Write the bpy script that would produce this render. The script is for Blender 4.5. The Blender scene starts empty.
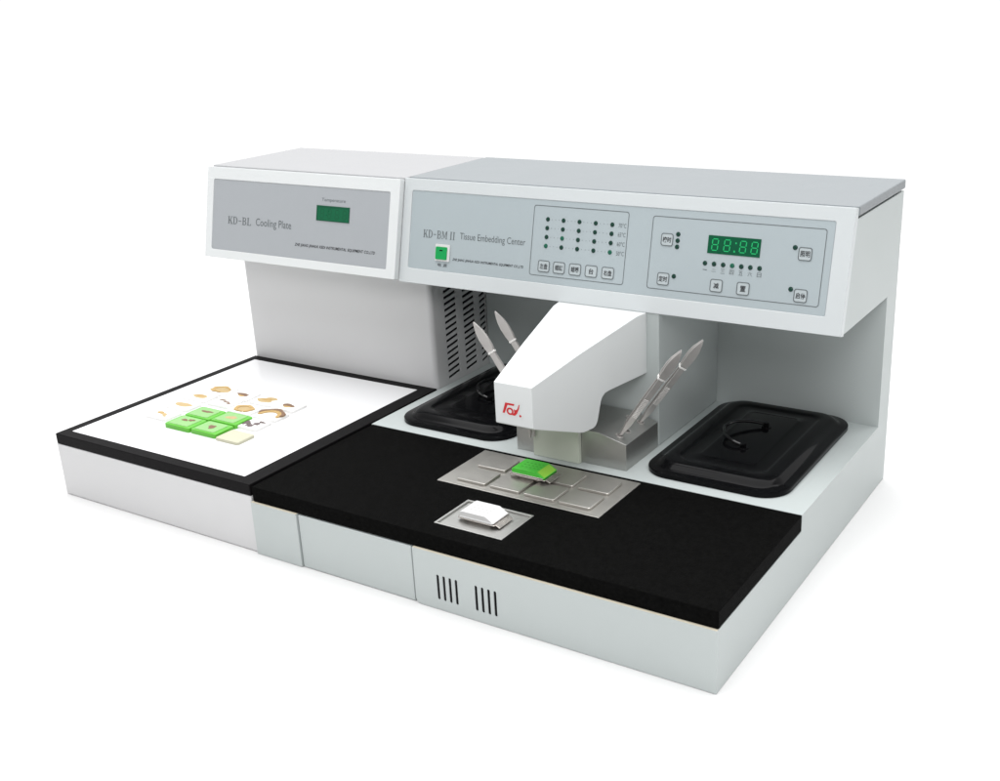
import bpy, bmesh, math, random
from mathutils import Vector, Matrix
random.seed(7)
S = 0.01                                    # everything below is written in centimetres
C = bpy.context.scene.collection
ORG = {}                                    # origin (cm) of the thing each object belongs to

# ------------------------------------------------------------------ materials
def mat(name, col, rough=.5, spec=.5, metal=0., bump=0., bscale=400., var=0., vscale=30., coat=0., emis=0., trans=0., sub=0., brushed=False):
    m = bpy.data.materials.new(name); m.use_nodes = True
    nt = m.node_tree; b = nt.nodes['Principled BSDF']
    b.inputs['Base Color'].default_value = (*col, 1)
    b.inputs['Roughness'].default_value = rough
    b.inputs['Specular IOR Level'].default_value = spec
    b.inputs['Metallic'].default_value = metal
    b.inputs['Coat Weight'].default_value = coat
    b.inputs['Coat Roughness'].default_value = .08
    b.inputs['Transmission Weight'].default_value = trans
    if sub:
        b.inputs['Subsurface Weight'].default_value = sub
        b.inputs['Subsurface Radius'].default_value = (.004, .004, .004)
    if emis:
        b.inputs['Emission Color'].default_value = (*col, 1); b.inputs['Emission Strength'].default_value = emis
    tc = nt.nodes.new('ShaderNodeTexCoord')
    src = tc.outputs['Object']
    if brushed:
        mp = nt.nodes.new('ShaderNodeMapping'); mp.inputs['Scale'].default_value = brushed
        nt.links.new(src, mp.inputs[0]); src = mp.outputs[0]
    if var:
        n = nt.nodes.new('ShaderNodeTexNoise'); n.inputs['Scale'].default_value = vscale; n.inputs['Detail'].default_value = 5
        nt.links.new(src, n.inputs['Vector'])
        r = nt.nodes.new('ShaderNodeMapRange'); r.inputs[3].default_value = 1 - var; r.inputs[4].default_value = 1 + var
        nt.links.new(n.outputs[0], r.inputs[0])
        x = nt.nodes.new('ShaderNodeMix'); x.data_type = 'RGBA'; x.blend_type = 'MULTIPLY'; x.inputs[0].default_value = 1
        x.inputs[6].default_value = (*col, 1); nt.links.new(r.outputs[0], x.inputs[7]); nt.links.new(x.outputs[2], b.inputs['Base Color'])
        r2 = nt.nodes.new('ShaderNodeMapRange'); r2.inputs[3].default_value = max(.02, rough - .08); r2.inputs[4].default_value = min(1, rough + .08)
        nt.links.new(n.outputs[0], r2.inputs[0]); nt.links.new(r2.outputs[0], b.inputs['Roughness'])
    if bump:
        n = nt.nodes.new('ShaderNodeTexNoise'); n.inputs['Scale'].default_value = bscale; n.inputs['Detail'].default_value = 3
        nt.links.new(src, n.inputs['Vector'])
        bp = nt.nodes.new('ShaderNodeBump'); bp.inputs['Strength'].default_value = bump; bp.inputs['Distance'].default_value = .001
        nt.links.new(n.outputs[0], bp.inputs['Height']); nt.links.new(bp.outputs[0], b.inputs['Normal'])
    return m
M = dict(
 floor=mat('white_sweep', (.70, .70, .70), .9, .05, var=.004, vscale=2),
 paint=mat('grey_white_enamel', (.445, .482, .478), .42, .4, bump=.05, bscale=700, var=.02, vscale=14),
 paint_left=mat('warm_white_enamel', (.585, .585, .59), .42, .4, bump=.05, bscale=700, var=.02, vscale=14),
 bezel=mat('white_enamel_front', (.555, .585, .595), .38, .45, bump=.05, bscale=700, var=.015, vscale=14),
 bezel_left=mat('white_enamel_front_left', (.66, .68, .685), .38, .45, bump=.05, bscale=700, var=.015, vscale=14),
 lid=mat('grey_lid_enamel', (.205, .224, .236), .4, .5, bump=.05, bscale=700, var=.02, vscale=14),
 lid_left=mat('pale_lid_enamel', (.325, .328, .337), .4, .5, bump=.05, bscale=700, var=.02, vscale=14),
 arm=mat('white_arm_enamel', (.62, .64, .64), .4, .4, bump=.04, bscale=700, var=.012, vscale=14),
 panel=mat('silver_grey_film', (.365, .415, .435), .55, .2, bump=.03, bscale=1500, var=.015, vscale=60),
 panel_left=mat('silver_grey_film_left', (.35, .368, .388), .55, .2, bump=.03, bscale=1500, var=.015, vscale=60),
 black=mat('black_matt_laminate', (.0034, .0034, .0033), .58, .01, bump=.6, bscale=600, var=.85, vscale=230),
 black_frame=mat('black_rubber_frame', (.006, .0055, .006), .5, .05, bump=.2, bscale=900, var=.25, vscale=60),
 lidblack=mat('black_lid_enamel', (.003, .003, .0035), .12, .09),
 cold=mat('white_cold_plate', (.74, .74, .75), .16, .5),
 alu=mat('satin_aluminium', (.50, .50, .485), .42, .5, 1., bump=.06, bscale=300, var=.06, vscale=60, brushed=(1, 14, 1)),
 steel=mat('bright_steel', (.52, .50, .485), .38, .5, .65, var=.06, vscale=120),
 polished=mat('polished_steel', (.85, .84, .82), .25, .5, .4),
 slotgreen=mat('cassette_slot_green', (.03, .26, .022), .5, .3),
 slotgrey=mat('cassette_slot_grey', (.40, .40, .395), .5, .3),
 handle=mat('black_handle_enamel', (.004, .004, .0045), .1, .45),
 tray=mat('warm_satin_aluminium', (.52, .505, .475), .42, .5, 1., bump=.06, bscale=300, var=.07, vscale=60, brushed=(1, 14, 1)),
 moldsteel=mat('mould_steel', (.62, .58, .55), .25, .5, 1., var=.08, vscale=120),
 dark=mat('vent_darkness', (.008, .008, .009), .9, .05),
 ink=mat('black_ink', (.03, .03, .033), .7, .1),
 inkgrey=mat('grey_ink', (.13, .145, .15), .7, .1),
 button=mat('membrane_button', (.41, .455, .47), .5, .25),
 led=mat('dark_green_led', (.004, .035, .024), .25, .3),
 ledlit=mat('green_led', (.01, .10, .06), .25, .3),
 disp=mat('green_display_window', (.0, .105, .042), .3, .3, var=.1, vscale=40),
 dispdark=mat('green_display_window_dark', (.0, .075, .032), .3, .3, var=.1, vscale=40),
 seg=mat('display_segment_dim', (.0, .075, .03), .35, .3),
 seglit=mat('display_segment_green', (.01, .27, .085), .35, .3, emis=.6),
 switch=mat('green_rocker', (.0, .30, .07), .3, .4),
 white=mat('white_plastic', (.62, .62, .615), .35, .4),
 red=mat('red_emblem', (.50, .015, .02), .4, .3),
 cream=mat('cream_edge', (.60, .55, .44), .6, .2),
 glassgreen=mat('pale_green_cover', (.56, .60, .515), .25, .4, var=.05, vscale=14),
 cassette=mat('green_cassette_plastic', (.07, .52, .045), .35, .4, var=.12, vscale=60),
 cassettelight=mat('lime_cassette_plastic', (.28, .60, .06), .35, .4, var=.1, vscale=60),
 waxgreen=mat('wax_over_green', (.23, .46, .16), .35, .4, var=.08, vscale=70),
 greenside=mat('lime_cassette_wall', (.10, .42, .03), .35, .4, var=.06, vscale=60),
 wax=mat('white_paraffin', (.80, .795, .78), .3, .4, var=.01, vscale=60),
 waxyellow=mat('yellowish_paraffin', (.50, .49, .37), .3, .4, var=.03, vscale=60),
 waxedge=mat('grey_wax_edge', (.55, .5, .52), .4, .4),
 tan=mat('tan_tissue', (.45, .30, .12), .6, .3, var=.25, vscale=180),
 tanpale=mat('pale_tan_tissue', (.47, .35, .18), .6, .3, var=.2, vscale=180),
 brown=mat('brown_tissue', (.20, .12, .075), .6, .3, var=.35, vscale=200),
 greytissue=mat('grey_brown_tissue', (.13, .10, .10), .6, .3, var=.4, vscale=220),
)

# ------------------------------------------------------------------ objects
def finish(o, smooth=True):
    if smooth:
        for p in o.data.polygons: p.use_smooth = True
        o.data.set_sharp_from_angle(angle=math.radians(32))

def obj(name, bm, m, parent=None, org=None, bevel=0., seg=2, label=None, flat=False):
    """one mesh object; vertices in world cm are moved to the thing's origin"""
    if org is None: org = ORG.get(parent.name, Vector()) if parent else Vector()
    org = Vector(org)
    bmesh.ops.recalc_face_normals(bm, faces=bm.faces) if not flat else None
    for v in bm.verts: v.co = (v.co - org) * S
    me = bpy.data.meshes.new(name); bm.to_mesh(me); bm.free()
    ms = m if isinstance(m, (list, tuple)) else [m]
    for k in ms: me.materials.append(k)
    o = bpy.data.objects.new(name, me); C.objects.link(o)
    ORG[o.name] = org
    if parent: o.parent = parent
    else: o.location = org * S
    finish(o)
    if bevel:
        b = o.modifiers.new('bevel', 'BEVEL'); b.width = bevel * S; b.segments = seg; b.limit_method = 'ANGLE'
        b.angle_limit = math.radians(32); b.harden_normals = True; b.use_clamp_overlap = True
    if label: o['label'] = label
    return o
def thing(name, label, cat, org, group=None):
    o = bpy.data.objects.new(name, None); C.objects.link(o); o.empty_display_size = .05
    o.location = Vector(org) * S; ORG[o.name] = Vector(org)
    o['label'] = label; o['category'] = cat
    if group: o['group'] = group
    return o
def kids(o): return [c for c in bpy.data.objects if c.parent == o]
def copy_tree(o, parent=None):
    c = o.copy(); C.objects.link(c)
    if parent: c.parent = parent
    for ch in kids(o): copy_tree(ch, c)
    return c

# ------------------------------------------------------------------ shapes
def box(bm, x0, x1, y0, y1, z0, z1, mi=0):
    vs = [bm.verts.new(p) for p in ((x0,y0,z0),(x1,y0,z0),(x1,y1,z0),(x0,y1,z0),(x0,y0,z1),(x1,y0,z1),(x1,y1,z1),(x0,y1,z1))]
    for f in ((3,2,1,0),(4,5,6,7),(0,1,5,4),(1,2,6,5),(2,3,7,6),(3,0,4,7)):
        q = bm.faces.new([vs[i] for i in f]); q.material_index = mi
    return vs
def prism(bm, pts, a, b, axis='x', mi=0):
    """polygon pts in the two other axes, extruded a..b along axis"""
    def P(p, t):
        if axis == 'x': return (t, p[0], p[1])
        if axis == 'y': return (p[0], t, p[1])
        return (p[0], p[1], t)
    A = [bm.verts.new(P(p, a)) for p in pts]; B = [bm.verts.new(P(p, b)) for p in pts]
    n = len(pts)
    fs = [bm.faces.new(A[::-1]), bm.faces.new(B)]
    for i in range(n): fs.append(bm.faces.new((A[i], A[(i+1) % n], B[(i+1) % n], B[i])))
    for f in fs: f.material_index = mi
    return fs
def rrect(x0, x1, y0, y1, r, n=6):
    out = []
    for cx, cy, a0 in ((x1-r, y0+r, -90), (x1-r, y1-r, 0), (x0+r, y1-r, 90), (x0+r, y0+r, 180)):
        for k in range(n+1):
            a = math.radians(a0 + 90*k/n); out.append((cx + r*math.cos(a), cy + r*math.sin(a)))
    return out
def loft(bm, loops, cap0=True, cap1=True, mi=0):
    L = [[bm.verts.new(p) for p in lp] for lp in loops]
    n = len(L[0])
    for a, b in zip(L, L[1:]):
        for i in range(n): bm.faces.new((a[i], a[(i+1) % n], b[(i+1) % n], b[i])).material_index = mi
    if cap0: bm.faces.new(L[0][::-1]).material_index = mi
    if cap1: bm.faces.new(L[-1]).material_index = mi
def tube(bm, path, r, n=10, mi=0):
    path = [Vector(p) for p in path]; loops = []
    rs = r if isinstance(r, (list, tuple)) else [r]*len(path)
    ref = Vector((0, 0, 1))
    for i, p in enumerate(path):
        t = (path[min(i+1, len(path)-1)] - path[max(i-1, 0)]).normalized()
        a = t.cross(ref)
        if a.length < .05: a = t.cross(Vector((1, 0, 0)))
        a.normalize(); b = t.cross(a)
        loops.append([p + (a*math.cos(2*math.pi*k/n) + b*math.sin(2*math.pi*k/n))*rs[i] for k in range(n)])
    loft(bm, loops, mi=mi)
def disc(bm, x, y, z0, z1, r, n=20, mi=0, rx=None):
    prism(bm, [(x + (rx or r)*math.cos(2*math.pi*k/n), y + r*math.sin(2*math.pi*k/n)) for k in range(n)], z0, z1, 'z', mi)
def ring(bm, outer, inner, z0, z1, mi=0):
    n = len(outer)
    v = [[bm.verts.new((*p, z)) for p in lp] for lp, z in ((outer, z0), (outer, z1), (inner, z1), (inner, z0))]
    for a, b in ((0, 1), (1, 2), (2, 3), (3, 0)):
        for i in range(n): bm.faces.new((v[a][i], v[a][(i+1) % n], v[b][(i+1) % n], v[b][i])).material_index = mi
def cut(bm, cutter):
    """boolean difference of two bmeshes (cm)"""
    os_ = []
    for b in (bm, cutter):
        bmesh.ops.recalc_face_normals(b, faces=b.faces)
        me = bpy.data.meshes.new('tmp'); b.to_mesh(me); b.free()
        o = bpy.data.objects.new('tmp', me); C.objects.link(o); os_.append(o)
    md = os_[0].modifiers.new('b', 'BOOLEAN'); md.operation = 'DIFFERENCE'; md.solver = 'EXACT'; md.object = os_[1]
    bpy.context.view_layer.update()
    dg = bpy.context.evaluated_depsgraph_get()
    me = bpy.data.meshes.new_from_object(os_[0].evaluated_get(dg))
    out = bmesh.new(); out.from_mesh(me)
    bpy.data.meshes.remove(me)
    for o in os_:
        m_ = o.data; bpy.data.objects.remove(o); bpy.data.meshes.remove(m_)
    bmesh.ops.remove_doubles(out, verts=out.verts, dist=1e-5)
    bmesh.ops.dissolve_limit(out, angle_limit=.002, verts=out.verts, edges=out.edges)
    return out
def N(): return bmesh.new()
def xf(bm, mx): bmesh.ops.transform(bm, matrix=mx, verts=bm.verts); return bm

# ------------------------------------------------------------------ lettering
def text_bm(s, x0, x1, y0, y1, h=.012, shear=0., bold=0., mi=0, bm=None):
    cu = bpy.data.curves.new('t', 'FONT'); cu.body = s; cu.size = 1; cu.shear = shear; cu.offset = bold; cu.space_word = 1.5 if bold else 1; cu.resolution_u = 3
    o = bpy.data.objects.new('t', cu); C.objects.link(o)
    bpy.context.view_layer.update()
    me = bpy.data.meshes.new_from_object(o.evaluated_get(bpy.context.evaluated_depsgraph_get()))
    bpy.data.objects.remove(o); bpy.data.curves.remove(cu)
    xs = [v.co.x for v in me.vertices]; ys = [v.co.y for v in me.vertices]
    if bm is None: bm = N()
    if xs:
        ax, bx, ay, by = min(xs), max(xs), min(ys), max(ys)
        vs = [bm.verts.new((x0 + (v.co.x-ax)/max(bx-ax, 1e-6)*(x1-x0), y0 + (v.co.y-ay)/max(by-ay, 1e-6)*(y1-y0), h)) for v in me.vertices]
        for p in me.polygons:
            try: bm.faces.new([vs[i] for i in p.vertices]).material_index = mi
            except ValueError: pass
    bpy.data.meshes.remove(me)
    return bm
def serif_bm(s, x0, x1, y0, y1, h=.012):
    """slab-and-serif capitals like those printed on the panels"""
    bm = N(); pos = 0.; W = {'K': .66, 'D': .66, 'B': .62, 'L': .6, 'M': .82, 'I': .34, '-': .5, ' ': .22}
    tot = sum(W[c] for c in s) + .08*(len(s)-1)
    def q(*p):
        v = [bm.verts.new((x0 + (pos+a)/tot*(x1-x0), y0 + b*(y1-y0), h)) for a, b in p]; bm.faces.new(v)
    def bar(a, b, c, d): q((a, b), (c, b), (c, d), (a, d))
    def bowl(cx, cy, rx, ry, t):
        n = 10; o = []; i = []
        for k in range(n+1):
            t_ = math.radians(-90 + 180*k/n); o.append((cx+rx*math.cos(t_), cy+ry*math.sin(t_))); i.append((cx+(rx-t)*math.cos(t_), cy+(ry-.07)*math.sin(t_)))
        for k in range(n): q(o[k], o[k+1], i[k+1], i[k])
    for c in s:
        w = W[c]
        if c in 'KDBLI':
            a = .08 if c != 'I' else .1
            bar(a, .05, a+.13, .95); bar(a-.08, 0, a+.21, .05); bar(a-.08, .95, a+.21, 1)
        if c == 'K':
            q((.2, .38), (.27, .38), (.58, .95), (.5, .95)); q((.28, .55), (.36, .66), (.66, .05), (.5, .05)); bar(.42, 0, .68, .05); bar(.42, .95, .66, 1)
        if c == 'D': bar(.2, 0, .3, .07); bar(.2, .93, .3, 1); bowl(.3, .5, .34, .5, .13)
        if c == 'B':
            for b in (0, .47, .93): bar(.2, b, .34, b+.07)
            bowl(.34, .27, .26, .27, .12); bowl(.34, .75, .22, .25, .12)
        if c == 'L': bar(.2, 0, .56, .07); bar(.5, 0, .56, .25)
        if c == 'M':
            bar(.08, .05, .14, .95); bar(.64, .05, .76, .95); bar(0, 0, .22, .05); bar(.56, 0, .82, .05); bar(0, .95, .16, 1); bar(.66, .95, .82, 1)
            q((.1, .95), (.22, .95), (.43, .1), (.36, .1)); q((.38, .1), (.43, .1), (.68, .95), (.6, .95))
        if c == '-': bar(.06, .44, .46, .53)
        pos += w + .08
    return bm
SEG = {'a': (.22, .92, .78, 1.0), 'g': (.22, .46, .78, .54), 'd': (.22, .0, .78, .08), 'f': (.1, .56, .22, .9), 'b': (.78, .56, .9, .9), 'e': (.1, .1, .22, .44), 'c': (.78, .1, .9, .44)}
def seven(bm, x0, x1, y0, y1, on='abcdefg', h=.03, lean=.08):
    for s in on:
        a, b, c, d = SEG[s]
        pts = [(a, b), (c, b), (c, d), (a, d)]
        bm.faces.new([bm.verts.new((x0 + (px + lean*py)*(x1-x0), y0 + py*(y1-y0), h)) for px, py in pts])

# ================================================================== setting
g = N(); n = 1
vs = [g.verts.new(p) for p in ((-190, -170, -.06), (190, -170, -.06), (190, 210, -.06), (-190, 210, -.06))]; g.faces.new(vs)
fl = obj('floor', g, M['floor'], flat=True); fl['kind'] = 'structure'

# ================================================================== the wide unit
X0, X1, DZ = -.3, 60., 8.87
E = thing('embedding_center', 'wide grey-white laboratory bench unit with overhanging control head, black work top and projecting white arm', 'lab machine', (30, 27.5, 0))
# --- body: base, deck, back wall and head as one folded-sheet shell
b = N()
prism(b, [(-.25, 0), (-.25, 6.88), (22.45, 6.88), (22.45, DZ), (50.82, DZ), (50.82, 26.1), (33.72, 26.1), (36.62, 38.45), (55.14, 38.45), (55.14, 0)], X0, X1)
c = N()
box(c, 7.02, 24.15, -2, .5, -1, 7.2)
k = N(); prism(k, [(24.1, -.5), (24.1, .75), (24.24, .33), (24.42, .1), (24.8, 0), (24.8, -.5)], -2, .6, 'y')
b = cut(b, c); b = cut(b, k)
slots = []
for gx in (27.4, 32.45):
    for i in range(4): slots.append(gx + .815*i)
c = N()
for sx in slots: prism(c, rrect(sx-.17, sx+.17, 1.25, 4.3, .15, 3), -2, .6, 'y')
b = cut(b, c)
body = obj('body', b, M['paint'], E, bevel=.14, seg=3)
for sx in slots:
    k = N(); prism(k, rrect(sx-.166, sx+.166, 1.254, 4.296, .15, 3), -.16, .59, 'y'); obj('slot_dark_fill', k, M['dark'], body)  # black insert stands in for the shade inside each slot
k = N(); box(k, 7.14, 23.84, -.06, .45, 0, 6.8); obj('drawer_panel', k, M['paint'], E, bevel=.1)
for a0, a1 in ((X0+.05, 7.0), (24.2, 59.95)):
    k = N(); box(k, a0, a1, -.22, .3, 6.885, 6.925); obj('edge_strip', k, M['cream'], E)
# --- work top with openings for the two plates
k = N(); box(k, -.1, 60.0, 0, 22.42, 6.94, DZ)
c = N(); box(c, 18.72, 40.8, 11.74, 21.9, 8.2, 10); box(c, 25.2, 34.2, 2.5, 9.05, 8.2, 10)
obj('work_top', cut(k, c), M['black'], E, bevel=.12, seg=2, label='black matt work top')
k = N(); box(k, 18.75, 40.77, 11.77, 21.87, 8.25, 8.9)
tray = obj('warm_tray', k, M['tray'], E, bevel=.05)
for rx in (20.9, 25.6, 30.3, 35.0):
    for ry in (12.75, 17.0):
        k = N(); prism(k, rrect(rx, rx+4.1, ry, ry+3.5, .25, 3), 8.9, 9.22, 'z'); obj('raised_pad', k, M['tray'], tray, bevel=.08)
k = N(); box(k, 25.23, 34.17, 2.53, 9.02, 8.22, 8.66)
spot = obj('cold_spot', k, M['alu'], E, bevel=.03)
k = N(); ring(k, [(25.23, 2.53), (34.17, 2.53), (34.17, 9.02), (25.23, 9.02)], [(25.5, 2.75), (33.95, 2.75), (33.95, 8.75), (25.5, 8.75)], 8.665, 8.9); obj('rim', k, M['alu'], spot, bevel=.04)
# --- rear column, heating block, cover, tap
k = N(); box(k, 24.0, 37.72, 32.84, 50.8, DZ+.02, 26.08); obj('rear_column', k, M['paint'], E, bevel=.12, seg=3)
k = N(); prism(k, [(22.2, DZ+.01), (22.2, 12.25), (25.9, 13.22), (33.9, 13.22), (37.7, 12.25), (37.7, DZ+.01)], 24.1, 32.5, 'y')
holes = [(36.1, 25.5), (36.2, 27.2), (36.3, 30.6), (34.8, 30.6), (23.7, 25.5), (23.6, 27.2), (23.5, 30.6)]
slope = lambda x: 12.25 + (37.7 - x)*.2553 if x > 30 else 12.25 + (x - 22.2)*.2622
c = N()
for hx, hy in holes: disc(c, hx, hy, 10.5, 14, .36)
fb = obj('forceps_block', cut(k, c), M['alu'], E, bevel=.06, label='brushed grey metal block with sloping shoulders')
for hx, hy in holes:
    k = N(); o_ = [(hx+.5*math.cos(a*math.pi/10), hy+.42*math.sin(a*math.pi/10)) for a in range(20)]; i_ = [(hx+.35*math.cos(a*math.pi/10), hy+.3*math.sin(a*math.pi/10)) for a in range(20)]
    ring(k, o_, i_, -.25, .1)
    for v in k.verts: v.co.z += slope(v.co.x)
    obj('hole_collar', k, M['steel'], fb)
k = N(); box(k, 25.1, 31.6, 23.4, 24.06, DZ+.02, 14.6); obj('front_cover', k, M['glassgreen'], E, bevel=.05, label='pale green translucent cover')
k = N(); tube(k, [(24.85, 23.1, 15.5), (24.85, 23.1, 11.9)], .26); tube(k, [(24.85, 23.1, 11.9), (24.85, 23.1, 11.3)], [.18, .12])
tube(k, [(25.45, 23.15, 15.5), (25.45, 23.15, 11.5)], .12); obj('dispensing_tap', k, M['steel'], E)
# --- the projecting arm
prof = [(12.35, 22.45), (12.35, 17.62), (12.6, 17.45), (20.3, 14.5), (20.9, 14.38), (22.5, 14.36), (23.0, 14.55), (23.35, 15.1), (24.0, 17.3), (24.25, 17.75), (24.8, 18.12), (25.6, 18.2), (32.83, 18.35), (32.83, 26.05), (31.0, 26.04), (21.0, 24.28)]
hw = lambda y: 2.5 + (y - 12.35)*.181
k = N(); loft(k, [[(29.9 - hw(y), y, z) for y, z in prof], [(29.9 + hw(y), y, z) for y, z in prof]])
arm = obj('dispenser_arm', k, M['arm'], E, bevel=.08, seg=2, label='white tapering arm with a red emblem on its nose')
# emblem on the nose: white backing, red strokes
def nose(bm):                                # local x, z on the nose, h outward
    for v in bm.verts: v.co = Vector((29.55 + v.co.x, 12.34 - v.co.z, 19.55 + v.co.y))
    return bm
fox = [[(-1.15, -.62), (-.85, -.62), (-.42, .42), (.42, .42), (.5, .66), (-.72, .66)],
       [(.36, .05), (.62, -.05), (.86, .1), (1.05, .6), (1.2, .72), (1.1, .2), (.8, -.45), (.5, -.75), (.1, -.72), (.45, -.35)]]
wb = [[(-1.35, -.8), (-.6, -.85), (-.35, -.95), (.6, -.95), (1.0, -.55), (1.35, .6), (1.3, .95), (.95, .85), (.7, .3), (.62, .84), (-.8, .84)]]
k = N()
for p in wb: k.faces.new([k.verts.new((x, y, .012)) for x, y in p])
disc(k, 1.3, -.72, .0, .012, .27)
for p in fox:
    f_ = k.faces.new([k.verts.new((x, y, .028)) for x, y in p]); f_.material_index = 1
n_ = 20
o_ = [(-.12+.47*math.cos(2*math.pi*a/n_), -.3+.44*math.sin(2*math.pi*a/n_)) for a in range(n_)]; i_ = [(-.12+.25*math.cos(2*math.pi*a/n_), -.3+.24*math.sin(2*math.pi*a/n_)) for a in range(n_)]
ring(k, o_, i_, .016, .036, 1); disc(k, 1.22, -.66, .012, .03, .14, mi=1)
obj('emblem', nose(k), [M['white'], M['red']], arm)
# --- head: bezel, lid, control panel
def face_frame(yb, zb, yt, zt):
    a = Vector((0, yt-yb, zt-zb)); L = a.length; a.normalize(); nrm = Vector((1, 0, 0)).cross(a)
    mx = Matrix(((1, a.x, nrm.x, 0), (0, a.y, nrm.y, yb), (0, a.z, nrm.z, zb), (0, 0, 0, 1)))
    return mx, L
FM, FL = face_frame(32.69, 26.09, 35.94, 39.82)
k = N(); box(k, -2.0, 60.02, 0, FL, -1.0, 0)
c = N(); prism(c, rrect(-.62, 57.95, 2.04, 12.52, .2, 3), -.15, 2, 'z')
k = cut(k, c)
# the slab's ends are cut level with the floor, as the sheet is folded
for v in k.verts:
    pass
bez = obj('front_bezel', xf(k, FM), M['bezel'], E, bevel=.16, seg=3)
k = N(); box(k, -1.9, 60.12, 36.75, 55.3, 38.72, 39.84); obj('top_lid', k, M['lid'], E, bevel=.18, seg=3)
k = N(); box(k, -1.0, 59.2, 37.4, 54.6, 38.4, 38.74); obj('lid_gap_fill', k, M['inkgrey'], E)  # dark grey fill added so the gap under the lid stays shaded
k = N(); prism(k, rrect(-.58, 57.91, 2.08, 12.48, .18, 3), -.2, -.08, 'z')
cp = obj('control_panel', xf(k, FM), M['panel'], E)
H = -.07
def pp(name, bm, m, label=None, frame=None, parent=None):
    for v in bm.verts: v.co.z += H
    return obj(name, xf(bm, frame or FM), m, parent or cp, label=label)
def sheet(outer, inner, h=.01):
    bm = N(); ring(bm, outer, inner, 0, h); return bm
pp('model_lettering', serif_bm('KD-BM II', 1.65, 6.95, 6.35, 7.4), M['inkgrey'])
pp('name_lettering', text_bm('Tissue Embedding Center', 7.75, 18.05, 6.28, 7.42), M['inkgrey'])
pp('maker_lettering', text_bm('ZHE JIANG JINHUA KEDI INSTRUMENTAL EQUIPMENT CO.,LTD', 6.78, 18.05, 3.55, 3.97, shear=.25, bold=.012), M['ink'])
pp('switch_lettering', text_bm('电 源', 4.4, 5.95, 2.65, 3.1), M['ink'])
k = N(); prism(k, rrect(3.95, 6.3, 3.4, 5.66, .1, 2), 0, .14, 'z', 0); prism(k, rrect(4.08, 5.92, 3.62, 5.3, .1, 2), .1, .26, 'z', 1); box(k, 4.75, 5.25, 4.75, 4.9, .2, .275, 2)
pp('power_switch', k, [M['white'], M['switch'], M['dark']], label='green rocker switch in a white frame')
for a in ((18.98, 32.58, 2.95, 11.82, .35), (35.78, 57.1, 2.95, 11.62, .35)):
    pp('outline', sheet(rrect(*a), rrect(a[0]+.085, a[1]-.085, a[2]+.085, a[3]-.085, a[4]-.06)), M['inkgrey'])
def led(x, s, lit=False):
    k = N(); n_ = 16
    loops = [[(x+r*math.cos(2*math.pi*a/n_), s+r*math.sin(2*math.pi*a/n_), h) for a in range(n_)] for r, h in ((.29, 0), (.27, .05), (.17, .1), (.05, .12))]
    loft(k, loops); pp('indicator_light', k, M['ledlit' if lit else 'led'])
for i, x in enumerate((21.14, 23.44, 25.74, 28.05, 30.37)):
    for j, s in enumerate((10.13, 9.02, 7.9, 6.77)): led(x, s, (i + j) % 4 == 3 and j > 1)
for s in (9.65, 8.9, 8.17): led(39.26, s)
led(39.23, 4.69); led(53.65, 9.3); led(53.69, 4.64)
for i, x in enumerate((43.03, 44.17, 45.31, 46.43, 47.55, 48.65, 49.76)): led(x, 6.6, i == 3)
for i, ch in enumerate('一二三四五六日'):
    x = 43.1 + 1.115*i; hh = {0: .07, 1: .28}.get(i, .52)
    pp('day_lettering', text_bm(ch, x-.26, x+.26, 5.85-hh/2, 5.85+hh/2), M['inkgrey'])
for t, s in (('70°C', 10.1), ('65°C', 9.0), ('60°C', 7.85), ('50°C', 6.72)):
    pp('temperature_lettering', text_bm(t, 31.25, 32.3, s-.26, s+.28), M['inkgrey'])
k = N()
for i in range(4):
    for j, s in enumerate((10.13, 9.02, 7.9, 6.77)):
        for q in range(3):
            x = 21.14 + 2.305*i + .62 + q*.52; box(k, x-.035, x+.035, s-.04, s+.04, 0, .01)
pp('dotted_line', k, M['inkgrey'])
def button(x0, x1, s0, s1, t):
    k = N(); prism(k, rrect(x0, x1, s0, s1, .28, 4), 0, .05, 'z', 0)
    ring(k, rrect(x0, x1, s0, s1, .28, 4), rrect(x0+.1, x1-.1, s0+.1, s1-.1, .2, 4), .04, .07, 1)
    w = .34 if len(t) == 1 else .56; cx, cy = (x0+x1)/2, (s0+s1)/2
    text_bm(t, cx-w, cx+w, cy-.34, cy+.34, .075, 0, .012, 2, k); pp('membrane_button', k, [M['button'], M['inkgrey'], M['ink']])
for x, t in ((20.25, '左盘'), (22.5, '蜡缸'), (24.84, '蜡嘴'), (27.16, '台'), (29.5, '右盘')): button(x, x+1.72, 3.47, 4.95, t)
for x, s, t in ((37.12, 8.17, '校时'), (37.1, 3.5, '定时'), (43.95, 3.38, '减'), (47.27, 3.36, '置'), (54.1, 7.92, '照明'), (54.12, 3.27, '启停')): button(x, x+1.57, s, s+1.5, t)
k = N(); box(k, 43.17, 49.62, 7.8, 9.88, 0, .05); pp('display_window', k, M['dispdark'])
k = N()
for x in (43.5, 45.0, 46.95, 48.35): seven(k, x, x+1.05, 8.12, 9.55, h=.06)
box(k, 46.42, 46.6, 8.12, 8.34, .05, .06); box(k, 46.55, 46.72, 9.1, 9.28, .05, .06)
pp('display_digits', k, M['seglit'])

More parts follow.
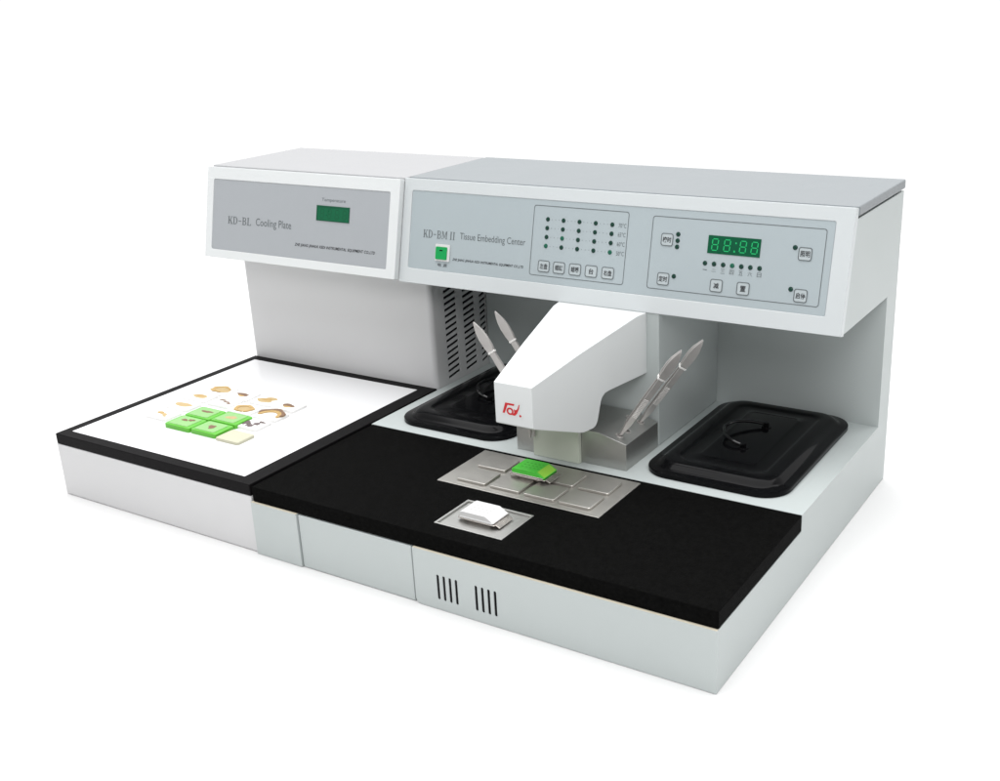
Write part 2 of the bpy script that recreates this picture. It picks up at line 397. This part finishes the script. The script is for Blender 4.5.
# ================================================================== the narrow unit
K = thing('cooling_plate', 'narrow white unit with a black-framed white cooling plate, left of the wide grey-white machine', 'lab machine', (-19, 27.5, 0))
LX0, LX1 = -37.35, -.42
k = N(); box(k, LX0, LX1, .02, 55, 0, 7.52); obj('base', k, M['paint_left'], K, bevel=.14, seg=3)
k = N(); box(k, -37.2, LX1, 0, 37.36, 7.54, 9.04)
c = N(); box(c, -35.85, -2.85, 1.65, 35.85, 8.3, 10)
obj('plate_frame', cut(k, c), M['black_frame'], K, bevel=.1)
k = N(); box(k, -35.83, -2.87, 1.67, 35.83, 8.35, 9.0); obj('cooling_surface', k, M['cold'], K, bevel=.04)
k = N(); prism(k, rrect(LX0-.05, LX1-.03, 37.4, 60, .75, 6)[:], 7.53, 26.45, 'z')
c = N(); box(c, -60, 20, 55.0, 80, 0, 40); k = cut(k, c)
c = N(); grl = []
for gy, w, z0 in ((40.5, 2.9, 9.5), (45.0, 2.9, 9.5), (49.2, 1.55, 9.5)):
    q = []
    for i in range(17):
        z = z0 + i*.93
        q.append([(gy, z), (gy+w, z+.42), (gy+w, z+.86), (gy, z+.44)])
    grl.append(q)
    for p in q: prism(c, p, -1.2, .5)
k = cut(k, c); col = obj('column', k, M['paint_left'], K, bevel=.03, seg=1)
for q in grl:
    k = N()
    for p in q: prism(k, [(y+(.004 if y == p[0][0] else -.004), z) for y, z in p], -1.18, -.62)
    obj('grille_dark_fill', k, M['dark'], col)  # black bars set into the openings in place of inner shade
GM, GL = face_frame(31.85, 26.5, 35.0, 39.76)
HX0, HX1 = -39.4, -2.08
k = N(); box(k, HX0, HX1, 0, GL, -1.0, 0)
c = N(); prism(c, rrect(-38.05, -3.7, 1.25, 11.82, .2, 3), -.15, 2, 'z')
bz = obj('front_bezel', xf(cut(k, c), GM), M['bezel_left'], K, bevel=.16, seg=3)
k = N(); prism(k, [(32.88, 26.52), (35.9, 39.0), (55.14, 39.0), (55.14, 26.52)], HX0+.06, HX1-.06); obj('head', k, M['bezel_left'], K, bevel=.14, seg=3)
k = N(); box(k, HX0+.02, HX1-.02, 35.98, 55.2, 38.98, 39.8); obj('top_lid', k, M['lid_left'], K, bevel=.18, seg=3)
k = N(); prism(k, rrect(-38.01, -3.74, 1.29, 11.78, .18, 3), -.2, -.08, 'z'); lp = obj('control_panel', xf(k, GM), M['panel_left'], K)
L = dict(frame=GM, parent=lp)
pp('model_lettering', serif_bm('KD-BL', -34.75, -29.85, 5.3, 6.42), M['inkgrey'], **L)
pp('name_lettering', text_bm('Cooling Plate', -28.9, -21.75, 5.05, 6.5), M['inkgrey'], **L)
pp('display_lettering', text_bm('Temperature', -16.1, -11.65, 9.68, 10.28), M['inkgrey'], **L)
pp('maker_lettering', text_bm('ZHE JIANG JINHUA KEDI INSTRUMENTAL EQUIPMENT CO.,LTD', -20.9, -5.8, 2.98, 3.52, shear=.25, bold=.012), M['ink'], **L)
k = N(); box(k, -16.95, -10.8, 7.05, 9.2, 0, .05, 0); ring(k, [(-16.95, 7.05), (-10.8, 7.05), (-10.8, 9.2), (-16.95, 9.2)], [(-16.75, 7.2), (-11.0, 7.2), (-11.0, 8.9), (-16.75, 8.9)], .05, .07, 1)
pp('display_window', k, [M['disp'], M['dispdark']], **L)
k = N()
for x in (-16.4, -15.0, -13.6, -12.2): seven(k, x, x+.95, 7.4, 8.75, h=.06)
pp('display_digits', k, M['seg'], **L)

# ================================================================== black lids on the deck
LW, LD = 17.7, 26.7
def make_lid(label, x, y):
    t = thing('container_lid', label, 'lid', (0, 0, 0), 'black lids on the white deck')
    def rl(i, z, r): return [(px, py, z) for px, py in rrect(-LW/2+i, LW/2-i, -LD/2+i, LD/2-i, r, 10)]
    bm = N()
    loft(bm, [rl(.12, 0, 3.3), rl(0, .06, 3.4), rl(0, .5, 3.4), rl(.08, .6, 3.32), rl(.2, .64, 3.2), rl(.8, .68, 2.9), rl(1.0, .74, 2.8), rl(1.25, .95, 2.6), rl(1.55, 1.25, 2.4), rl(1.85, 1.42, 2.2), rl(2.2, 1.5, 2.0), rl(3.1, 1.5, 1.6), rl(3.3, 1.46, 1.5), rl(3.5, 1.36, 1.4), rl(3.75, 1.32, 1.3),
              rl(5.2, 1.32, 1.0), rl(5.3, 1.36, .95), rl(5.5, 1.4, .9)])
    obj('lid_shell', bm, M['lidblack'], t)
    h = N(); pts = []
    for i in range(25):
        a = math.radians(-90 - 180*i/24)          # from the front pivot round the left side to the back one
        rr = 3.75; xx = .35 + rr*math.cos(a)*1.0; yy = .0 + rr*math.sin(a)
        pts.append((xx, yy, 1.75 + (.35 - xx)*.16))
    tube(h, pts, .21, 10)
    obj('bail_handle', h, M['handle'], t)
    for yy in (-3.75, 3.75):
        q = N(); disc(q, .45, yy, 1.38, 1.5, .62); disc(q, .4, yy, 1.5, 2.02, .36); obj('handle_boss', q, M['lidblack'], t, bevel=.08)
    t.location = (x*S, y*S, (DZ+.005)*S); return t
lidR = make_lid('black rounded lid with wire handle in full view, right of the sloping metal block', 48.1, 37.6)
lidL = copy_tree(lidR); lidL.location = (11.0*S, 37.6*S, (DZ+.005)*S)
lidL['label'] = 'black rounded lid partly hidden behind the white arm, beside the slotted column'

# ================================================================== forceps standing in the block
def make_forceps(label):
    t = thing('forceps', label, 'forceps', (0, 0, 0), 'forceps standing in the metal block')
    # leaf blade of one arm: width along y, thickness along x, length along z
    stations = [(-1.6, .10, .07), (0, .14, .09), (1.0, .2, .1), (2.0, .36, .1), (3.2, .35, .1), (6.6, .38, .1), (7.2, .37, .1), (9.6, .35, .1), (9.9, .42, .12), (10.6, .52, .12), (11.8, .57, .12), (12.8, .46, .12), (13.7, .22, .1), (14.2, .05, .06)]
    for s in (-1, 1):
        bm = N(); loops = []
        for z, w, d in stations:
            off = s*(.12 + .2*math.sin(max(0, min(1, (z+1.6)/15.6))*math.pi)**1.0)
            loops.append([(off-d, -w, z), (off+d, -w, z), (off+d, w, z), (off-d, w, z)])
        loft(bm, loops); o = obj('blade', bm, M['steel'], t, bevel=.03, seg=1)
        r = N()
        for i in range(13):
            z = 3.4 + .24*i; off = s*(.12 + .2*math.sin((z+1.6)/15.6*math.pi)); a, b_ = sorted((off + s*.09, off + s*.17)); box(r, a, b_, -.3, .3, z, z+.12)
        obj('grip_ridges', r, M['polished'], o)
    q = N(); box(q, -.42, .42, -.47, .47, 9.6, 9.85); obj('glint_band', q, M['polished'], t, bevel=.04)  # pale band stands in for the steel's highlight at the notch
    return t
F0 = make_forceps('steel forceps nearer the front, leaning right out of the metal block')
def setf(o, x, y, z, ang, spin, lab):
    d = Matrix.Rotation(math.radians(ang), 4, 'Y') @ Matrix.Rotation(math.radians(spin), 4, 'Z')
    o.matrix_world = Matrix.Translation(Vector((x, y, z))*S) @ d; o['label'] = lab
F1, F2, F3 = copy_tree(F0), copy_tree(F0), copy_tree(F0)
setf(F0, 36.1, 25.6, 12.75, 34.5, -58, 'steel forceps nearer the front of the pair leaning right over the metal block')
setf(F1, 36.3, 30.6, 12.75, 35.5, -58, 'steel forceps farther back of the pair leaning right beside the rear column')
setf(F2, 23.7, 25.6, 12.75, -35.5, -66, 'steel forceps behind the arm leaning left before the slotted column, the lower pointed end')
setf(F3, 23.5, 30.6, 12.75, -35.0, -66, 'steel forceps behind the arm leaning left with its end before the plain back wall')

# ================================================================== cassettes on the plates
def tissue_mould(bm):
    box(bm, -2.45, 2.3, -1.55, 1.55, .35, .5); box(bm, -1.5, 1.7, -1.1, 1.1, 0, .4)
def make_cassette(name, label, mats, org, rz, lift=0.):
    t = thing(name, label, 'cassette', (0, 0, 0))
    k = N()
    # shallow steel mould with a flange turned down at its right-hand end
    prism(k, rrect(-1.35, 1.55, -1.15, 1.15, .25, 4), 0, .4, 'z')
    prism(k, rrect(-2.4, 2.5, -1.6, 1.6, .2, 4), .36, .48, 'z')
    prism(k, [(2.35, .40), (2.45, .48), (3.05, .22), (3.0, .12)], -1.35, 1.35, 'y')
    prism(k, [(-2.35, .36), (-2.35, .48), (-2.62, .36), (-2.58, .26)], -1.2, 1.2, 'y')
    obj('steel_mould', k, M['moldsteel'], t, bevel=.04)
    k = N(); pr_ = [(-2.15, .5), (2.25, .5), (2.35, .62), (1.25, 1.28), (-1.85, 1.28), (-2.15, 1.12)]
    loft(k, [[(x, -1.5, z) for x, z in pr_], [(x, 1.5, z) for x, z in pr_]])
    b_ = obj('cassette_body', k, mats[0], t, bevel=.1, seg=3)
    k = N(); v = []
    nrm = Vector((.66, 0, 1.1)).normalized()*.012
    for x, y, z in ((2.26, -1.3, .675), (2.26, 1.3, .675), (1.33, 1.3, 1.232), (1.33, -1.3, 1.232)): v.append(k.verts.new(Vector((x, y, z)) + nrm))
    k.faces.new(v); obj('writing_slope', k, mats[1], b_, flat=True)
    k = N(); box(k, -2.17, 2.2, -1.58, 1.58, .5, .68); obj('side_rail', k, mats[2], t, bevel=.04)
    k = N()
    for i in range(5):
        for j in range(3):
            x = -1.3 + i*.55; y = -.7 + j*.6; box(k, x, x+.3, y, y+.12, 1.27, 1.286)
    obj('slot_marks', k, mats[3], b_)
    t.location = Vector(org)*S; t.rotation_euler = (0, 0, math.radians(rz)); return t
make_cassette('tissue_cassette', 'green plastic cassette in a steel mould on the metal tray with raised squares', [M['cassette'], M['cassettelight'], M['moldsteel'], M['slotgreen']], (28.9, 17.4, 9.225), 0)
make_cassette('tissue_cassette', 'white plastic cassette in a steel mould on the small square plate', [M['white'], M['white'], M['white'], M['slotgrey']], (29.5, 6.0, 8.67), 0)

# ================================================================== specimens on the cooling plate
PZ = 9.005
def blob_pts(rx, ry, seed, rough=.16, n=22, arc=None):
    r_ = random.Random(seed); ph = [r_.uniform(0, 6.28) for _ in range(4)]
    out = []
    for k in range(n):
        a = 2*math.pi*k/n; f = 1 + rough*(math.sin(2*a+ph[0])*.6 + math.sin(3*a+ph[1])*.5 + math.sin(5*a+ph[2])*.3)
        out.append((rx*f*math.cos(a), ry*f*math.sin(a)))
    return out
def dome(bm, pts, z, h, mi=0):
    cx = sum(p[0] for p in pts)/len(pts); cy = sum(p[1] for p in pts)/len(pts)
    loft(bm, [[(cx+(x-cx)*s, cy+(y-cy)*s, z+q) for x, y in pts] for s, q in ((1, -.03), (1, .0), (.86, h*.7), (.55, h))], mi=mi)
def crescent(bm, r0, r1, a0, a1, z, h, sq=.72, mi=0, n=18):
    pts = []
    for k in range(n+1):
        a = math.radians(a0 + (a1-a0)*k/n); w = 1 + .08*math.sin(5*a); pts.append((r1*w*math.cos(a), r1*w*sq*math.sin(a)))
    for k in range(n, -1, -1):
        a = math.radians(a0 + (a1-a0)*k/n); t = abs(k/n*2-1); rr = r0 + (r1-r0)*.5*t**3; pts.append((rr*math.cos(a), rr*sq*math.sin(a)))
    prism(bm, pts, z-.02, z+h, 'z', mi)
def make_block(label, x, y, kind, seed, w=4.3, d=3.1, wax='wax', rz=0):
    t = thing('paraffin_block', label, 'wax block', (0, 0, 0), 'paraffin specimens on the cooling plate')
    k = N(); pts = rrect(-w/2, w/2, -d/2, d/2, .35, 4); s = .97
    loft(k, [[(a, b_, 0) for a, b_ in pts], [(a, b_, .3) for a, b_ in pts], [(a*s, b_*s, .38) for a, b_ in pts]])
    obj('wax', k, M[wax], t); z = .38; k = N(); ms = [M['tan'], M['tanpale'], M['brown']]
    if kind == 'oval': dome(k, blob_pts(1.35, .95, seed), z, .1, 1); crescent(k, .75, 1.3, 20, 300, z+.05, .08, .7, 0)
    elif kind == 'flat': dome(k, blob_pts(1.15, .5, seed, .1), z, .08, 1); dome(k, blob_pts(.7, .25, seed+1), z+.06, .06, 0)
    elif kind == 'pale': dome(k, blob_pts(1.25, .55, seed, .1), z, .08, 1)
    elif kind == 'bits':
        for q in ((-.5, .1, .55, .3, 0), (.3, -.1, .45, .25, 1), (.75, -.5, .3, .18, 1)): dome(k, [(a+q[0], b_+q[1]) for a, b_ in blob_pts(q[2], q[3], seed)], z, .07, q[4])
    elif kind == 'dashes':
        for q in ((-.6, .25, .55, .17), (.35, -.05, .5, .16), (.95, -.35, .3, .13)): dome(k, [(a+q[0], b_+q[1]) for a, b_ in blob_pts(q[2], q[3], seed)], z, .06, 2)
    elif kind == 'bar': dome(k, blob_pts(.95, .38, seed, .2), z, .09, 2); dome(k, [(a+.1, b_-.3) for a, b_ in blob_pts(.6, .25, seed+2)], z, .07, 0)
    elif kind == 'star': dome(k, blob_pts(1.25, .75, seed, .3), z, .06, 1); dome(k, blob_pts(.7, .4, seed+1, .3), z+.04, .06, 0)
    elif kind == 'ring': dome(k, blob_pts(1.3, .85, seed, .1), z, .06, 1); crescent(k, .8, 1.35, -60, 290, z+.04, .08, .68, 0)
    elif kind == 'horseshoe': crescent(k, .75, 1.75, -25, 205, z, .12, .8, 0); crescent(k, 1.3, 1.8, -10, 190, z+.08, .07, .8, 2)
    elif kind == 'cluster':
        r_ = random.Random(seed)
        for q in range(9): 
            cx, cy = r_.uniform(-.95, .95), r_.uniform(-.7, .7); dome(k, [(a+cx, b_+cy) for a, b_ in blob_pts(r_.uniform(.25, .45), r_.uniform(.2, .35), seed+q, .3)], z+.002*q, .08, 2)
        ms = [M['tan'], M['tanpale'], M['greytissue']]
    for v in k.verts: v.co.x *= 1.22; v.co.y *= 1.25
    if kind != 'plain': obj('tissue', k, ms, t)
    else: k.free()
    t.location = (x*S, y*S, PZ*S); t.rotation_euler.z = math.radians(rz); return t
for a in (
 ('wax block holding an oval tan slice with darker rim, farthest back on the left', -28.8, 22.2, 'oval', 3),
 ('wax block holding a flat orange-tan sliver, second from the back in the left column', -29.5, 18.8, 'flat', 5),
 ('wax block holding a pale yellow oval slice, behind the left-hand green cassettes', -29.0, 15.2, 'pale', 8),
 ('wax block holding small scattered tan crumbs, nearest the front at far left', -28.8, 11.4, 'bits', 11),
 ('wax block holding thin brown dashes, just behind the green cassettes', -24.4, 18.8, 'dashes', 14),
 ('wax block holding one small brown sliver in the backmost row, second from left', -24.2, 22.1, 'bar', 17),
 ('wax block holding a pale orange star-shaped slice in the backmost row', -19.3, 22.0, 'star', 20),
 ('wax block holding a tan ring-shaped slice behind the rear right green cassette', -19.6, 17.9, 'ring', 23),
 ('wax block holding a short dark brown bar in the rear right corner', -14.8, 21.7, 'bar', 29),
 ('wax block holding a big brown horseshoe of tissue, at the right edge', -14.5, 17.9, 'horseshoe', 31),
 ('wax block holding a cluster of dark grey-brown specks beside the green cassettes', -14.4, 14.3, 'cluster', 37)): make_block(*a)
make_block('plain yellowish wax block without tissue, nearest the front beside the green cassettes', -13.1, 9.9, 'plain', 41, 4.2, 3.2, 'waxyellow')
def make_green(label, x, y, seed, kind, rz=0):
    t = thing('green_cassette', label, 'cassette', (0, 0, 0), 'green cassettes on the cooling plate')
    k = N(); pts = rrect(-2.4, 2.4, -1.7, 1.7, .3, 4)
    loft(k, [[(a, b_, 0) for a, b_ in pts], [(a, b_, .55) for a, b_ in pts], [(a*.97, b_*.97, .62) for a, b_ in pts]]); obj('cassette_frame', k, M['greenside'], t)
    k = N(); pts = rrect(-2.0, 1.75, -1.4, 1.4, .3, 4); loft(k, [[(a, b_, .6) for a, b_ in pts], [(a*.97, b_*.97, .7) for a, b_ in pts]]); obj('wax', k, M['waxgreen'], t)
    k = N()
    if kind == 'blot': dome(k, blob_pts(.7, .5, seed, .35), .7, .07, 0)
    if kind == 'pair':
        for q in (-.45, .55): dome(k, [(a+q, b_+.4+q*.3) for a, b_ in blob_pts(.5, .34, seed+int(q*9), .3)], .7, .07, 0)
    if kind == 'line': dome(k, [(a, b_+.3) for a, b_ in blob_pts(1.0, .3, seed, .3)], .7, .06, 0)
    if kind == 'faint': dome(k, blob_pts(.9, .5, seed, .2), .7, .05, 1)
    obj('tissue', k, [M['brown'], M['tanpale']], t)
    t.location = (x*S, y*S, PZ*S); t.rotation_euler.z = math.radians(rz)
make_green('green cassette with two brown spots, the front left of four', -22.8, 10.2, 51, 'pair')
make_green('green cassette with one brown blot, the front right of four', -17.8, 10.3, 53, 'blot')
make_green('green cassette with a thin brown streak, the rear left of four', -22.9, 13.8, 55, 'line')
make_green('green cassette with a faint yellowish patch, the rear right of four', -18.0, 14.0, 57, 'faint')

# ================================================================== light
w = bpy.data.worlds.new('World'); bpy.context.scene.world = w; w.use_nodes = True
nt = w.node_tree; bg = nt.nodes['Background']; bg.inputs[0].default_value = (1, 1, 1.0, 1)
# white surround, dimmed towards the front right to darken the outer faces
tc = nt.nodes.new('ShaderNodeTexCoord'); dp = nt.nodes.new('ShaderNodeVectorMath'); dp.operation = 'DOT_PRODUCT'
nt.links.new(tc.outputs['Generated'], dp.inputs[0]); dp.inputs[1].default_value = (.53, -.85, -.1)
mr = nt.nodes.new('ShaderNodeMapRange'); mr.interpolation_type = 'SMOOTHSTEP'
mr.inputs[1].default_value = -.3; mr.inputs[2].default_value = .6; mr.inputs[3].default_value = 1.06; mr.inputs[4].default_value = .42
nt.links.new(dp.outputs['Value'], mr.inputs[0]); nt.links.new(mr.outputs[0], bg.inputs[1])
def area(name, loc, target, sx, sy, power, col=(1, 1, 1)):
    l = bpy.data.lights.new(name, 'AREA'); l.shape = 'RECTANGLE'; l.size = sx; l.size_y = sy; l.energy = power; l.color = col
    o = bpy.data.objects.new(name, l); C.objects.link(o); o.location = loc
    o.rotation_euler = (Vector(target) - Vector(loc)).to_track_quat('-Z', 'Y').to_euler()
area('softbox_overhead', (.0, .55, 3.4), (.0, .55, 0), 4.6, 4.4, 200)
area('added_fill_front', (1.5, -1.9, 1.9), (.3, .35, .2), 1.2, .9, 26)  # added fill light, brightens the recess under the head

# ================================================================== camera (solved from the photograph's straight edges)
cx, cy, f = 543.967, 395.687, 1119.42
yaw, pitch, roll = .5681, -.3524, -.0410
fw = Vector((-math.sin(yaw)*math.cos(pitch), math.cos(yaw)*math.cos(pitch), math.sin(pitch)))
r0 = Vector((math.cos(yaw), math.sin(yaw), 0)); u0 = r0.cross(fw)
r = math.cos(roll)*r0 + math.sin(roll)*u0; u = math.cos(roll)*u0 - math.sin(roll)*r0
cd = bpy.data.cameras.new('camera'); co = bpy.data.objects.new('camera', cd); C.objects.link(co)
co.matrix_world = Matrix(((r.x, u.x, -fw.x, .954286), (r.y, u.y, -fw.y, -.839255), (r.z, u.z, -fw.z, .638433), (0, 0, 0, 1)))
cd.sensor_fit = 'HORIZONTAL'; cd.sensor_width = 36; cd.lens = f*36/1000
cd.shift_x = (500 - cx)/1000; cd.shift_y = (cy - 390.6)/1000
cd.clip_start = .02; cd.clip_end = 200
sc = bpy.context.scene; sc.camera = co
sc.view_settings.view_transform = 'Standard'; sc.view_settings.look = 'None'; sc.view_settings.exposure = 0; sc.view_settings.gamma = 1
